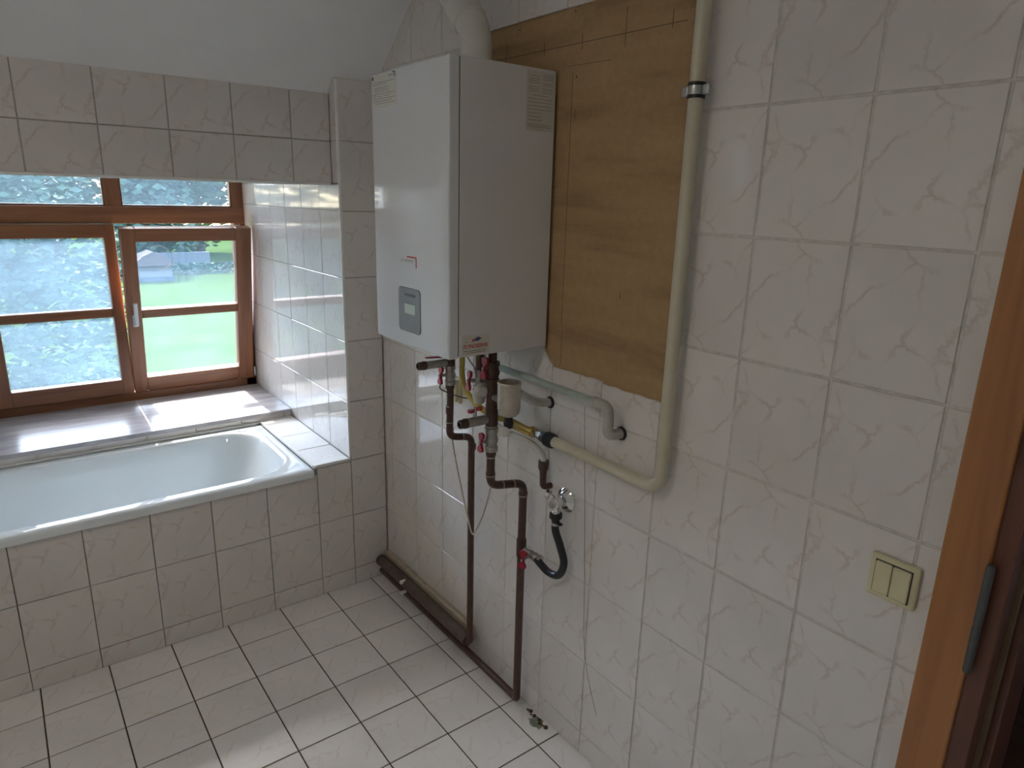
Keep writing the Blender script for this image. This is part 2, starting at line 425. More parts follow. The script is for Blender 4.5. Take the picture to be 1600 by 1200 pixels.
# ------------------------------------------------------------------ right wall
BR = (-1.4627, -.66, 1.178, 2.100)               # exposed board: y0,y1,z0,z1
DY0, DY1, DZ = -2.18, -2.98, 2.05                # door opening
wr = struct(boxes('wall_right', [((.009, 1.0, -.1), (.13, DY0, 2.6)), ((.009, DY0, DZ), (.13, DY1, 2.6)), ((.009, DY1, -.1), (.13, -3.7, 2.6))], 'grout'), 'long tiled wall carrying the boiler and its pipes', 'wall')
gb = boxes('grout', [((.0022, .05, 0), (.010, BR[1], 2.6)), ((.0022, BR[0], 0), (.010, -2.12, 2.6)), ((.0022, BR[1], 0), (.010, BR[0], BR[2]-.006)), ((.0022, BR[1], BR[3]+.004), (.010, BR[0], 2.6))], 'grout', wr)
cR = lines(1.8627, .2, 0, 2.155)                 # in -y
rR = lines(ROWS0, .25, 0, 2.576)
kw = dict(full=(.2, .25), gap=.0048)
tile_field(wr, (0, 0, 0), -Y_, Z_, -X_, cR, rR, holes=[(.66, 1.4627, 1.076, 2.100)], cuts=[(-.81, 1, 2.05)], **kw)
# broken-edged tiles under the exposed board
def ragged(u0, u1, vtop, k=9, a=.0022):
    return [(u1-(u1-u0)*i/k, vtop+random.uniform(-a, a)*(1 if 0 < i < k else .3)) for i in range(k+1)]
g = .0015
for u0, u1, top in ((1.2627, 1.4627, 1.176), (1.0627, 1.2627, 1.181)):
    poly = [(u0+g, 1.076+g), (u1-g, 1.076+g)] + [(min(max(p, u0+g), u1-g), q) for p, q in ragged(u0, u1, top)]
    tile(wr, (0, 0, 0), -Y_, Z_, -X_, ((u0+u1)/2, 1.201), poly, bev=.0008, flip=1)
poly = [(.8627+g, 1.076+g), (1.0627-g, 1.076+g), (1.0627-g, 1.186), (1.045, 1.196), (1.025, 1.216), (1.008, 1.246), (.995, 1.29), (.985, 1.326), (.8627+g, 1.326)]
tile(wr, (0, 0, 0), -Y_, Z_, -X_, (.9627, 1.201), poly, bev=.0008, flip=1)
poly = [(.6627+g, 1.076+g), (.8627-g, 1.076+g), (.8627-g, 1.326), (.6627+g, 1.326)]
tile(wr, (0, 0, 0), -Y_, Z_, -X_, (.7627, 1.201), poly, flip=1)
bd = box('exposed_board', (.0065, BR[0]-.002, 1.10), (.0100, BR[1], BR[3]+.003), 'board', wr)
bd['label'] = 'bare brown fibreboard patch where the tiles are missing'
def mark(y0, z0, y1, z1, w=.0016):
    d = Vector((0, y1-y0, z1-z0)); L = d.length; d.normalize(); p = Vector((0, -d.z, d.y))*w/2
    prism('pencil_mark', [(y0+p.y, z0+p.z), (y1+p.y, z1+p.z), (y1-p.y, z1-p.z), (y0-p.y, z0-p.z)], (.0065, 0, 0), Y_, Z_, -X_, .0004, 'pencil', bd)
mark(-.72, 2.0195, -1.44, 2.0105)
for yy, l1, l2 in ((-.80, .035, .02), (-.968, .018, .012), (-1.115, .018, .016), (-1.262, .05, .03), (-1.40, .02, .012)): mark(yy, 2.018+l1, yy, 2.014-l2)
mark(-1.06, 1.966, -1.22, 1.962, .0010)
mark(-1.085, 1.30, -1.085, 1.95, .0012); mark(-1.088, 1.19, -1.088, 1.29, .0012)
mark(-1.30, 1.405, -1.30, 1.42, .002); mark(-1.10, 1.862, -1.10, 1.84, .0014)
for yy, zz in ((-.86, 2.082), (-1.085, 2.09), (-1.10, 1.938)):
    lathe('nail_hole', (.0066, yy, zz), (-1, 0, 0), [(0, .0028), (.0004, .0024)], 'gap', bd, 8)

# ------------------------------------------------------------------ window wall, niche
wb = struct(boxes('wall_back', [
    ((PX+.009, .009, -.1), (.13, 1.42, 2.035)),                          # pier beside the niche
    ((-2.5, .074, 1.682), (PX+.009, .30, 1.985)),                        # lintel
    ((-2.5, .28, 1.90), (.13, 1.42, 2.10)),                              # above the window
    ((-2.5, .692, -.1), (PX+.009, 1.42, .612)),                          # below the window
    ((-2.5, .692, .60), (NX0, 1.42, 1.95)),                              # other side of the window
    ((-2.5, .0, -.1), (-2.05, .70, 1.75))], 'outer'), 'thick window wall with tiled pier, lintel and deep niche', 'wall')
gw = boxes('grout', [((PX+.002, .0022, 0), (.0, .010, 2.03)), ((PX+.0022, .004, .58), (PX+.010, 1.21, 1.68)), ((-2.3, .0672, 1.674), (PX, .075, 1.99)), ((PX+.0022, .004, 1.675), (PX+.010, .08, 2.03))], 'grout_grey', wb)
tile_field(wb, (0, 0, 0), X_, Z_, -Y_, [PX+.006, -.004], lines(ROWS0, .25, 0, 2.04), full=(.2, .25), gap=.003)
tile_field(wb, (PX, 0, 0), -Y_, Z_, -X_, [-1.215, -1.0, -.8, -.6, -.4, -.2, -.004], lines(ROWS0, .25, .586, 1.674), full=(.2, .25), gap=.0026)
tile_field(wb, (PX, 0, 0), -Y_, Z_, -X_, [-.0635, -.004], [1.676, 1.826, 2.04], full=(.2, .25), cuts=[(-.81, 1, 2.045)])
tile_field(wb, (0, .065, 0), X_, Z_, -Y_, lines(-1.1144, .2015, -2.3, PX+.0016), [1.676, 1.8265, 1.993], full=(.2015, .25), gap=.0036)
struct(box('trim_1', (PX-.003, -.004, .588), (PX+.008, .006, 2.036), 'trimw', None, .003), 'white plastic corner bead down the pier edge', 'trim')
struct(box('trim_2', (-2.3, .060, 1.668), (PX-.004, .072, 1.678), 'trimw', None, .003), 'white edge bead along the bottom of the lintel', 'trim')

# bath surround: apron, deck and upstand under the sill
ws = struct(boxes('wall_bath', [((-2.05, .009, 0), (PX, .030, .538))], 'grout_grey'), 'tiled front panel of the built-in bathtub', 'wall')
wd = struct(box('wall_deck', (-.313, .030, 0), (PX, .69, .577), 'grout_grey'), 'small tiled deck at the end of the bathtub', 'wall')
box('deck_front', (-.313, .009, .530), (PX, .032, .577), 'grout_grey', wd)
XB = -1.3211
tile_field(ws, (0, 0, 0), X_, Z_, -Y_, lines(XB, .2032, -2.05, XB+.2032*5), [0, .076, .3265, .545], full=(.2032, .25), gap=.0026)
tile_field(ws, (0, 0, 0), X_, Z_, -Y_, [XB+.2032*5, PX+.004], [0, .076, .3265, .572], full=(.2032, .25), gap=.0026)
tile_field(wd, (0, 0, .585), X_, Y_, Z_, [-.316, PX], [.004, .2, .4, .6, .682], full=(.2, .2), gap=.0026, mat='ftile')
tile_field(wb, (0, .682, 0), X_, Z_, -Y_, lines(-1.0, .2, -2.05, PX), [.570, .606], full=(.2, .25), gap=.003)
struct(box('trim_3', (-.318, -.007, .574), (PX+.002, .006, .588), 'trimw', None, .004), 'white edge bead on the small tiled deck beside the bath', 'trim')

# ------------------------------------------------------------------ other walls and ceiling
struct(box('wall_left', (-2.5, -3.7, -.1), (-2.35, .02, 2.6), 'outer'), 'plain wall on the window side behind the viewer', 'wall')
struct(box('wall_front', (-2.5, -3.7, -.1), (.13, -3.55, 2.6), 'outer'), 'plain wall behind the viewer', 'wall')
yk = (2.045-2.55)/.81
bm = bmesh.new(); prof = [(.33, SLOPE(.33)), (yk, 2.55), (-3.7, 2.55), (-3.7, 2.68), (yk-.03, 2.68), (.33, SLOPE(.33)+.15)]
A = [bm.verts.new((-2.5, y, z)) for y, z in prof]; B = [bm.verts.new((.13, y, z)) for y, z in prof]
for i in range(6): j = (i+1) % 6; bm.faces.new((A[i], A[j], B[j], B[i]))
bm.faces.new(A); bm.faces.new(B[::-1])
struct(link('ceiling', mesh_bm(bm, 'ceiling'), 'plaster'), 'smooth white ceiling sloping down to the window wall', 'ceiling')

# ------------------------------------------------------------------ window
win = thing('window_1', 'brown wooden window with two top lights and two casements', 'window', (-.757, 1.22, .62)); win['kind'] = 'structure'
YF0, YF1 = 1.215, 1.285
def bar(name, x0, x1, z0, z1, y0, y1, horiz, parent, bev=.004): return box(name, (x0, y0, z0), (x1, y1, z1), 'woodH' if horiz else 'woodV', parent, bev)
bar('frame_jamb', -.217, PX+.004, .62, 1.90, YF0, YF1, 0, win); bar('frame_jamb', NX0-.004, -1.318, .62, 1.90, YF0, YF1, 0, win)
bar('frame_rail', NX0, PX, .615, .662, YF0, YF1, 1, win); bar('frame_rail', NX0, PX, 1.855, 1.905, YF0, YF1, 1, win)
bar('transom', NX0, PX, 1.478, 1.556, YF0-.004, YF1, 1, win); bar('frame_mullion', -.778, -.714, 1.55, 1.86, YF0-.002, YF1, 0, win)
def pane(x0, x1, z0, z1, yg, parent, mat):
    p = box('pane', (x0-.006, yg-.002, z0-.006), (x1+.006, yg+.002, z1+.006), mat, parent); return p
def bead(x0, x1, z0, z1, y0, y1, parent, w=.008):
    for a, b, c, d, h in ((x0, x1, z0, z0+w, 1), (x0, x1, z1-w, z1, 1), (x0, x0+w, z0, z1, 0), (x1-w, x1, z0, z1, 0)):
        bar('glazing_bead', a, b, c, d, y0, y1, h, parent, .002)
pane(-1.318, -.778, 1.556, 1.855, 1.255, win, 'glass'); pane(-.714, -.217, 1.556, 1.855, 1.255, win, 'glass')
bead(-1.318, -.778, 1.556, 1.855, 1.222, 1.25, win); bead(-.714, -.217, 1.556, 1.855, 1.222, 1.25, win)
def sash(name, x0, x1, parent, gmat, yi, wl, wr_):
    """closed casement, inner face at yi"""
    e = bpy.data.objects.new(name, None); C.objects.link(e); e.parent = parent; e.empty_display_size = .05
    e.location = Vector(((x0+x1)/2, yi, .665)) - org(parent)
    y0, y1 = yi, yi+.056; z0, z1 = .665, 1.476
    bar('stile', x0, x0+wl, z0, z1, y0, y1, 0, e); bar('stile', x1-wr_, x1, z0, z1, y0, y1, 0, e)
    a, b = x0+wl-.001, x1-wr_+.001
    bar('rail', a, b, z0, .737, y0+.0005, y1, 1, e); bar('rail', a, b, 1.414, z1, y0+.0005, y1, 1, e)
    bar('glazing_bar', a, b, 1.044, 1.086, y0+.006, y1-.006, 1, e, .006)
    for q0, q1 in ((.737, 1.044), (1.086, 1.414)):
        pane(a, b, q0, q1, y0+.034, e, gmat)
    return e
s1 = sash('casement', -1.322, -.757, win, 'dglass', 1.193, .078, .048); s1['label'] = 'closed left casement with dusty panes'
s2 = sash('casement', -.755, -.181, win, 'glass', 1.200, .060, .074); s2['label'] = 'right casement tilted open into the room'
O2 = org(s2)
# lever handle on the tilted casement
hb = box('handle', (-.738, 1.188, 1.010), (-.716, 1.201, 1.068), 'steel', s2, .004)
bm = bmesh.new(); add_box(bm, Vector((-.735, 1.160, 1.022))-O2, Vector((-.719, 1.190, 1.044))-O2, .003); add_box(bm, Vector((-.736, 1.152, 1.026))-O2, Vector((-.718, 1.164, 1.138))-O2, .004)
hl = link('lever', mesh_bm(bm, 'lever'), 'steel', s2)
mkp = [(math.cos(t)*.058-.600, math.sin(t)*.058+1.330) for t in [math.radians(a) for a in range(-100, 130, 10)]]
tube('glass_mark', [(a, 1.2305, b) for a, b in mkp], .0016, 'label', s2, 6)
s2.rotation_euler = (math.radians(10.6), 0, 0)
for zz in (.70, 1.44): lathe('hinge', (PX-.010, 1.196, zz-.025), (0, 0, 1), [(0, .006), (.002, .0075), (.048, .0075), (.05, .006)], 'steel', win, 12)
tube('stay_arm', [(-.19, 1.21, 1.470), (-.30, 1.15, 1.468), (-.50, 1.07, 1.464)], .004, 'steel', win, 8)
box('sill', (NX0, .672, .604), (PX-.001, 1.216, .622), 'sill', win, .003)
struct(win, win['label'], 'window')

# added fill light on the ceiling, unseen above and behind the view
MT['fillglass'] = bpy.data.materials.new('fill_lamp_glow'); MT['fillglass'].use_nodes = True
_b = MT['fillglass'].node_tree.nodes['Principled BSDF']; _b.inputs['Base Color'].default_value = (.9, .88, .84, 1)
_b.inputs['Emission Color'].default_value = (1, .93, .86, 1); _b.inputs['Emission Strength'].default_value = FILL_LAMP
cl_ = thing('fill_lamp', 'added round fill lamp on the ceiling, out of view', 'lamp', (-1.75, -1.5, 2.55))
lathe('base', (-1.75, -1.5, 2.549), (0, 0, -1), [(0, .15), (.03, .15), (.032, .13)], 'trimw', cl_, 32)
lathe('shade', (-1.75, -1.5, 2.518), (0, 0, -1), [(0, .125), (.02, .13), (.045, .12), (.065, .09), (.075, .05), (.078, .0)], 'fillglass', cl_, 32)
lathe('drum_ring', (-1.75, -1.5, 2.545), (0, 0, -1), [(0, .19), (.135, .19), (.135, .184), (.002, .184)], 'trimw', cl_, 40)  # added to throw the fill light down, off the upper walls
# ------------------------------------------------------------------ bathtub
def loft(name, loops, mat, parent, cap=True):
    O = org(parent); bm = bmesh.new(); R = [[bm.verts.new(Vector(p)-O) for p in l] for l in loops]; n = len(R[0])
    for a, b in zip(R, R[1:]):
        for k in range(n): bm.faces.new((a[k], a[(k+1) % n], b[(k+1) % n], b[k]))
    if cap: bm.faces.new(R[-1])
    me = mesh_bm(bm, name); o = link(name, me, mat, parent); shade(me, 50); return o
tub = thing('bathtub', 'white enamel bathtub set into the tiled niche under the window', 'bathtub', (-1.17, .33, .02))
bx0, bx1, by0, by1 = -2.03, -.318, -.016, .668
def rr(x0, x1, y0, y1, r, z): return [(a, b, z) for a, b in rrect(x0, x1, y0, y1, r, 9)]
L = [rr(bx0+.012, bx1-.012, by0+.012, by1-.012, .012, .546), rr(bx0, bx1, by0, by1, .016, .544), rr(bx0, bx1, by0, by1, .016, .562), rr(bx0+.002, bx1-.002, by0+.002, by1-.002, .017, .569), rr(bx0+.008, bx1-.008, by0+.008, by1-.008, .018, .5735),
     rr(bx0+.045, bx1-.046, by0+.058, by1-.050, .16, .574), rr(bx0+.052, bx1-.054, by0+.064, by1-.056, .165, .571), rr(bx0+.058, bx1-.062, by0+.070, by1-.062, .17, .560),
     rr(bx0+.075, bx1-.10, by0+.080, by1-.072, .18, .48), rr(bx0+.10, bx1-.17, by0+.095, by1-.087, .18, .36), rr(bx0+.14, bx1-.25, by0+.115, by1-.107, .17, .25), rr(bx0+.19, bx1-.34, by0+.155, by1-.147, .14, .19), rr(bx0+.26, bx1-.42, by0+.20, by1-.19, .10, .172)]
loft('basin', L, 'enamel', tub)
box('sealant_bead', (-.3205, .006, .573), (-.3125, .672, .5862), 'trimw', tub, .002); box('sealant_bead', (-1.36, .664, .573), (-.3205, .682, .581), 'trimw', tub, .002)
for fx in (-1.85, -.6):
    for fy in (.18, .48): lathe('foot', (fx, fy, .0), (0, 0, 1), [(0, .02), (.01, .02), (.012, .01), (.19, .01)], 'steel', tub, 10)

# ------------------------------------------------------------------ boiler
BY0, BY1, BD, BZ0, BZ1 = -1.035, -.63, -.33, 1.233, 1.957
bo = thing('boiler', 'white wall-hung gas boiler with small grey control panel', 'boiler', (-.16, -.83, BZ0))
box('casing', (-.298, BY0, BZ0+.003), (-.006, BY1, BZ1), 'boilerside', bo, .001)
box('seam', (-.302, BY0+.002, BZ0+.006), (-.296, BY1-.002, BZ1-.002), 'gap', bo)
box('front_panel', (BD, BY0, BZ0), (-.2996, BY1, BZ1), 'boiler', bo, .004)
box('wall_bracket', (-.006, BY0+.04, BZ1-.10), (.0, BY1-.04, BZ1-.02), 'gap', bo)
cpn = prism('control_panel', rrect(.772, .892, 1.274, 1.394, .012), (BD, 0, 0), -Y_, Z_, -X_, .0015, 'panel', bo)
prism('panel_edge', rrect(.7705, .8935, 1.2725, 1.3955, .013), (BD, 0, 0), -Y_, Z_, -X_, .0008, 'panel_d', bo)
prism('display', rrect(.808, .866, 1.324, 1.351, .002), (BD, 0, 0), -Y_, Z_, -X_, .0022, 'display', cpn)
prism('button', rrect(.806, .868, 1.372, 1.380, .0035), (BD, 0, 0), -Y_, Z_, -X_, .0019, 'panel_d', cpn)
text('logo_lettering', 'protherm', (BD, -.789, 1.461), -Y_, Z_, -X_, .066, .0145, 'inkg', bo)
prism('logo_bracket', [(.822, 1.4815), (.874, 1.4815), (.874, 1.452), (.8695, 1.452), (.8695, 1.4775), (.822, 1.4775)], (BD, 0, 0), -Y_, Z_, -X_, .0006, 'inkr', bo)
lb = prism('rating_label', rrect(.635, .778, 1.868, 1.953, .002), (BD, 0, 0), -Y_, Z_, -X_, .0005, 'label', bo)
text('label_lettering', 'protherm', (BD, -.738, 1.939), -Y_, Z_, -X_, .028, .008, 'ink', lb, .0009)
prism('logo_bracket', [(.758, 1.9505), (.772, 1.9505), (.772, 1.937), (.769, 1.937), (.769, 1.948), (.758, 1.948)], (BD, 0, 0), -Y_, Z_, -X_, .0009, 'ink', lb)
prism('print_block', [(.640, 1.939), (.647, 1.939), (.647, 1.948), (.640, 1.948)], (BD, 0, 0), -Y_, Z_, -X_, .0009, 'ink', lb)
def printlines(parent, rows, origin, u, v, n, mat='inkg', h=.0014, lift=.0009):
    bm = bmesh.new(); O = Vector(origin)-org(parent)
    for a0, a1, b in rows:
        x = a0
        while x < a1:
            w = random.uniform(.004, .011); e = min(x+w, a1)
            q = [bm.verts.new(O+Vector(u)*s+Vector(v)*t+Vector(n)*lift) for s, t in ((x, b), (e, b), (e, b+h), (x, b+h))]; bm.faces.new(q); x = e+.0018
    return link('printed_lines', mesh_bm(bm, 'printed_lines'), mat, parent)
printlines(lb, [(.645, .770, 1.930), (.645, .72, 1.925), (.655, .735, 1.917), (.655, .735, 1.912), (.655, .735, 1.907), (.645, .77, 1.901), (.645, .70, 1.895), (.71, .74, 1.895), (.645, .77, 1.889), (.645, .75, 1.883), (.66, .77, 1.877)], (BD, 0, 0), -Y_, Z_, -X_)
sv = prism('info_label', rrect(-.101, -.008, 1.808, 1.951, .001), (0, BY0, 0), X_, Z_, -Y_, .0005, 'labels', bo)
printlines(sv, [(-.088, -.062, 1.938), (-.094, -.06, 1.931), (-.094, -.06, 1.926), (-.094, -.06, 1.921), (-.05, -.016, 1.941), (-.05, -.016, 1.936), (-.05, -.016, 1.931), (-.05, -.016, 1.922), (-.05, -.016, 1.917), (-.094, -.06, 1.912), (-.094, -.06, 1.907), (-.094, -.06, 1.902), (-.05, -.016, 1.909), (-.05, -.016, 1.904), (-.05, -.02, 1.899), (-.08, -.03, 1.892)]
           + [(-.096, -.05 if k > 3 else -.02, 1.884-k*.0085) for k in range(7)] + [(-.096, -.02, 1.822), (-.096, -.02, 1.817)], (0, BY0, 0), X_, Z_, -Y_)
ss = prism('service_sticker', rrect(-.289, -.203, 1.2405, 1.2925, .001), (0, BY0, 0), X_, Z_, -Y_, .0005, 'labels', bo)
text('service_lettering', 'PLYNOSERVIS', (-.285, BY0, 1.2575), X_, Z_, -Y_, .076, .011, 'inkr', ss, .0009, bold=.025)
printlines(ss, [(-.283, -.212, 1.2500), (-.275, -.215, 1.2452)], (0, BY0, 0), X_, Z_, -Y_, 'ink')
prism('flame_mark', [(-.252, 1.2795), (-.246, 1.285), (-.238, 1.2865), (-.228, 1.282), (-.237, 1.2765), (-.246, 1.2755)], (0, BY0, 0), X_, Z_, -Y_, .0009, 'inkb', ss)
prism('flame_mark', rrect(-.2585, -.2505, 1.274, 1.282, .0038), (0, BY0, 0), X_, Z_, -Y_, .0008, 'inkr', ss)
prism('print_dot', rrect(-.2785, -.2745, 1.2735, 1.2765, .0014), (0, BY0, 0), X_, Z_, -Y_, .0008, 'inkr', ss)
# flue
FXc, FYc = -.118, -.832
fp = thing('flue_pipe', 'white plastic flue elbow rising from the boiler top', 'pipe', (FXc, FYc, BZ1))
lathe('collar', (FXc, FYc, BZ1), (0, 0, 1), [(0, .0445), (.004, .0445), (.034, .044), (.036, .041)], 'boiler', fp, 32)
d45 = Vector((0, .707, .707)); pth = rounded([(FXc, FYc, BZ1+.03), (FXc, FYc, 2.062), Vector((FXc, FYc, 2.062))+d45*.62], .06, 10)
tube('elbow', pth[:14], .0425, 'flue', fp, 32)
q = Vector((FXc, FYc, 2.062))
lathe('socket', q+d45*.042, d45, [(0, .043), (.004, .0465), (.06, .0465), (.064, .045)], 'flue', fp, 32)
lathe('straight_pipe', q+d45*.09, d45, [(0, .0425), (.46, .0425)], 'flue', fp, 32)
lathe('screw', (FXc+.0425, FYc-.010, BZ1+.022), (1, -.3, 0), [(0, .003), (.005, .003)], 'gap', fp, 8)

# ------------------------------------------------------------------ plumbing under the boiler
def butterfly(parent, pos, out, along, mat='red', s=1.0):
    """wing handle: bow-tie plate standing off the valve body"""
    out = Vector(out).normalized(); al = Vector(along).normalized(); n = out.cross(al); pos = Vector(pos)
    pf = [(-.028, -.006), (-.025, -.0135), (-.016, -.0125), (-.006, -.0045), (.006, -.0045), (.016, -.0125), (.025, -.0135), (.028, -.006), (.028, .006), (.025, .0135), (.016, .0125), (.006, .0045), (-.006, .0045), (-.016, .0125), (-.025, .0135), (-.028, .006)]
    pf = [(a*s, b*s) for a, b in pf]
    h = prism('wing_handle', pf, pos+out*.028, al, n, out, .008, mat, parent)
    lathe('handle_stem', pos+out*.010, out, [(0, .006), (.018, .005), (.030, .004)], 'nickel', parent, 10)
    return h
def valve(parent, c, axis, L_=.058, r=.013, mat='nickel'):
    c = Vector(c); a = Vector(axis).normalized()
    return lathe('valve_body', c-a*L_/2, a, [(0, r*1.12), (L_*.2, r*1.12), (L_*.22, r*.92), (L_*.34, r*1.0), (L_*.5, r*1.15), (L_*.66, r*1.0), (L_*.78, r*.92), (L_*.8, r*1.12), (L_, r*1.12)], mat, parent, 14)
def union(name, c, axis, L_, r, mat, parent): 
    a = Vector(axis).normalized(); c = Vector(c)
    return lathe(name, c-a*L_/2, a, [(0, r*.94), (L_*.08, r), (L_*.92, r), (L_, r*.94)], mat, parent, 16)
# pipe 1 (front-left)
P1x, P1y, P1l = -.120, -.706, -.050
p1 = thing('heating_pipe', 'brown heating pipe with left red-winged valve, dropping to the skirting', 'pipe', (P1l, -.733, .10))
tube('riser', rounded([(P1x, P1y, 1.06), (P1x, P1y-.003, 1.02), (P1x-.002, P1y, .885), (P1l, -.728, .878), (P1l, -.731, .094), (P1l+.002, -.700, .091)], .024, 6), .0115, 'copper', p1)
union('tee', (P1x, P1y, 1.138), (0, 0, 1), .044, .017, 'copperd', p1)
union('stub_pipe', (P1x, P1y, 1.192), (0, 0, 1), .080, .012, 'copperd', p1)
valve(p1, (P1x, P1y, 1.093), (0, 0, 1), .062, .0165); butterfly(p1, (P1x, P1y, 1.094), (-1, .15, 0), (.1, 0, 1))
union('ring', (P1x, P1y, 1.055), (0, 0, 1), .014, .0145, 'copperd', p1)
union('branch', (P1x-.055, P1y, 1.135), (-1, 0, 0), .080, .0125, 'nickel', p1)
lathe('branch_nozzle', (P1x-.088, P1y, 1.135), (-1, 0, 0), [(0, .0135), (.010, .0145), (.014, .0125), (.026, .0125), (.028, .011), (.0281, .008), (.010, .0078)], 'copperd', p1, 16)
prism('drain_lever', [(-.01, 0), (.055, .006), (.055, .010), (-.01, .006)], (P1x-.035, P1y, 1.152), -X_, Z_, Y_, .004, 'red', p1, .004)
union('solder_joint', (P1x-.001, P1y, .975), (0, 0, 1), .022, .0130, 'copper', p1); union('solder_joint', (P1l, -.733, .845), (0, 0, 1), .022, .0130, 'copper', p1)
# pipe 2
P2x, P2y, P2l, P2ly = -.160, -.992, -.045, -1.003
p2 = thing('heating_pipe', 'brown heating pipe with right red-winged valves, tee and black filling hose', 'pipe', (P2l, P2ly, .04))
tube('riser', rounded([(P2x, P2y, .985), (P2x, P2y, .828), (P2l, P2ly, .812), (P2l, P2ly, .040), (P2l+.003, -.985, .038), (P2l+.003, -.02, .038)], .028, 6), .0125, 'copper', p2)
union('tee', (P2x, P2y, 1.045), (0, 0, 1), .062, .0185, 'copperd', p2)
union('stub_pipe', (P2x, P2y, 1.207), (0, 0, 1), .050, .0125, 'copperd', p2)
union('upper_pipe', (P2x, P2y, 1.105), (0, 0, 1), .090, .0155, 'copperd', p2)
valve(p2, (P2x, P2y, 1.170), (0, 0, 1), .062, .0185, 'copperd'); butterfly(p2, (P2x+.006, P2y, 1.184), (-1, .05, 0), (.1, 0, 1), s=1.1)
valve(p2, (P2x, P2y, .972), (0, 0, 1), .070, .0175); butterfly(p2, (P2x, P2y, .966), (-1, .15, 0), (.1, 0, 1))
union('ring', (P2x, P2y, .930), (0, 0, 1), .016, .0150, 'copperd', p2)
union('branch', (P2x-.056, P2y, 1.035), (-1, 0, 0), .075, .0135, 'nickel', p2)
lathe('branch_nozzle', (P2x-.085, P2y, 1.035), (-1, 0, 0), [(0, .0145), (.008, .0145), (.012, .0125), (.022, .0125), (.024, .011), (.0241, .008), (.008, .0078)], 'copperd', p2, 16)
butterfly(p2, (P2x-.055, P2y, 1.036), (.0, .1, 1), (1, 0, .1), s=.75)
union('solder_joint', (P2x, P2y, .862), (0, 0, 1), .020, .0140, 'copper', p2); union('solder_joint', (P2l, P2ly, .775), (0, 0, 1), .02, .0140, 'copper', p2)
union('lower_tee', (P2l, P2ly, .596), (0, 0, 1), .062, .0155, 'copperd', p2)
union('tap_neck', (P2l+.006, P2ly-.030, .590), (.25, -1, -.15), .05, .010, 'nickel', p2)
valve(p2, (P2l+.010, P2ly-.055, .586), (.25, -1, -.15), .046, .0125); butterfly(p2, (P2l+.002, P2ly-.035, .584), (-1, -.3, 0), (.1, 0, 1))
for (x, y, z, a, r) in ((P1x-.001, P1y, .990, Z_, .0122), (P1x-.001, P1y, .935, Z_, .0122), (P1l, -.7285, .842, Z_, .0122), (P1x+.040, P1y-.012, .881, X_, .0122)): union('joint_ring', (x, y, z), a, .004, r+.0006, 'joint', p1)
for (x, y, z, a, r) in ((P2x, P2y, .917, Z_, .0132), (P2x, P2y, .860, Z_, .0140), (P2x+.040, P2y-.003, .822, X_, .0132), (P2x+.078, P2y-.007, .817, X_, .0132), (P2l, P2ly, .772, Z_, .0140), (P2x, P2y, 1.012, Z_, .0180)): union('joint_ring', (x, y, z), a, .004, r+.0006, 'joint', p2)
# skirting clip holders and strip
for z0, z1 in ((.098, .112), (.050, .062)): box('pipe_clip', (-.078, -.262, z0), (-.050, -.250, z1), 'trimw', p2, .003)
stp = tag(box('backing_strip', (-.0222, -.690, .058), (-.0006, -.015, .122), 'ledge', None, .004), 'pale wooden strip behind the pipes at the foot of the wall', 'strip')
lp = thing('cover_pipe', 'thick brown lagged pipe lying along the wall foot near the corner', 'pipe', (-.046, -.36, .088))
tube('run', [(-.046, -.03, .090), (-.047, -.716, .092)], .0225, 'lowpipe', lp, 20)
lathe('end_cap', (-.046, -.034, .090), (0, 1, 0), [(0, .0245), (.012, .0245), (.014, .020)], 'lowpipe', lp, 20)
# third connection
p3 = thing('return_valve', 'middle grey valve and filter with red wing handle under the boiler', 'valve', (-.17, -.945, 1.233))
V3 = (-.17, -.945)
union('stub_pipe', (V3[0], V3[1], 1.195), (0, 0, 1), .075, .0125, 'copperd', p3)
valve(p3, (V3[0], V3[1], 1.140), (0, 0, 1), .060, .0150); butterfly(p3, (V3[0], V3[1], 1.138), (-.95, .25, 0), (.1, 0, 1))
lathe('filter_bowl', (V3[0], V3[1]+.002, 1.114), (0, 0, -1), [(0, .014), (.004, .0195), (.028, .0195), (.034, .017), (.044, .015), (.046, .010)], 'greyp', p3, 18)
lathe('side_wheel', (V3[0]-.012, V3[1]-.020, 1.118), (-.35, -1, .05), [(0, .010), (.004, .019), (.010, .021), (.018, .021), (.022, .017), (.030, .012)], 'greyp', p3, 20)
# funnel cup
cu_ = thing('condensate_cup', 'small metal tundish cup hanging beside the tee under the boiler', 'cup', (-.16, -1.072, 1.04))
lathe('cup', (-.16, -1.072, 1.062), (0, 0, 1), [(0, .012), (.004, .022), (.012, .0290), (.022, .0310), (.0225, .0318), (.0255, .0318), (.026, .0312), (.092, .0315), (.093, .0330), (.098, .0332), (.099, .0325), (.0985, .030), (.094, .0295), (.06, .029)], 'cupmetal', cu_, 28)
lathe('outlet', (-.16, -1.072, 1.030), (0, 0, 1), [(0, .012), (.012, .014), (.024, .012), (.036, .012)], 'blackp', cu_, 14)
lathe('siphon_nut', (-.17, -1.070, 1.020), (-.5, -.6, .2), [(0, .010), (.004, .014), (.014, .014), (.018, .010)], 'whitehose', cu_, 14)
union('arm', (-.16, -1.026, 1.10), (0, 1, 0), .055, .010, 'nickel', cu_)

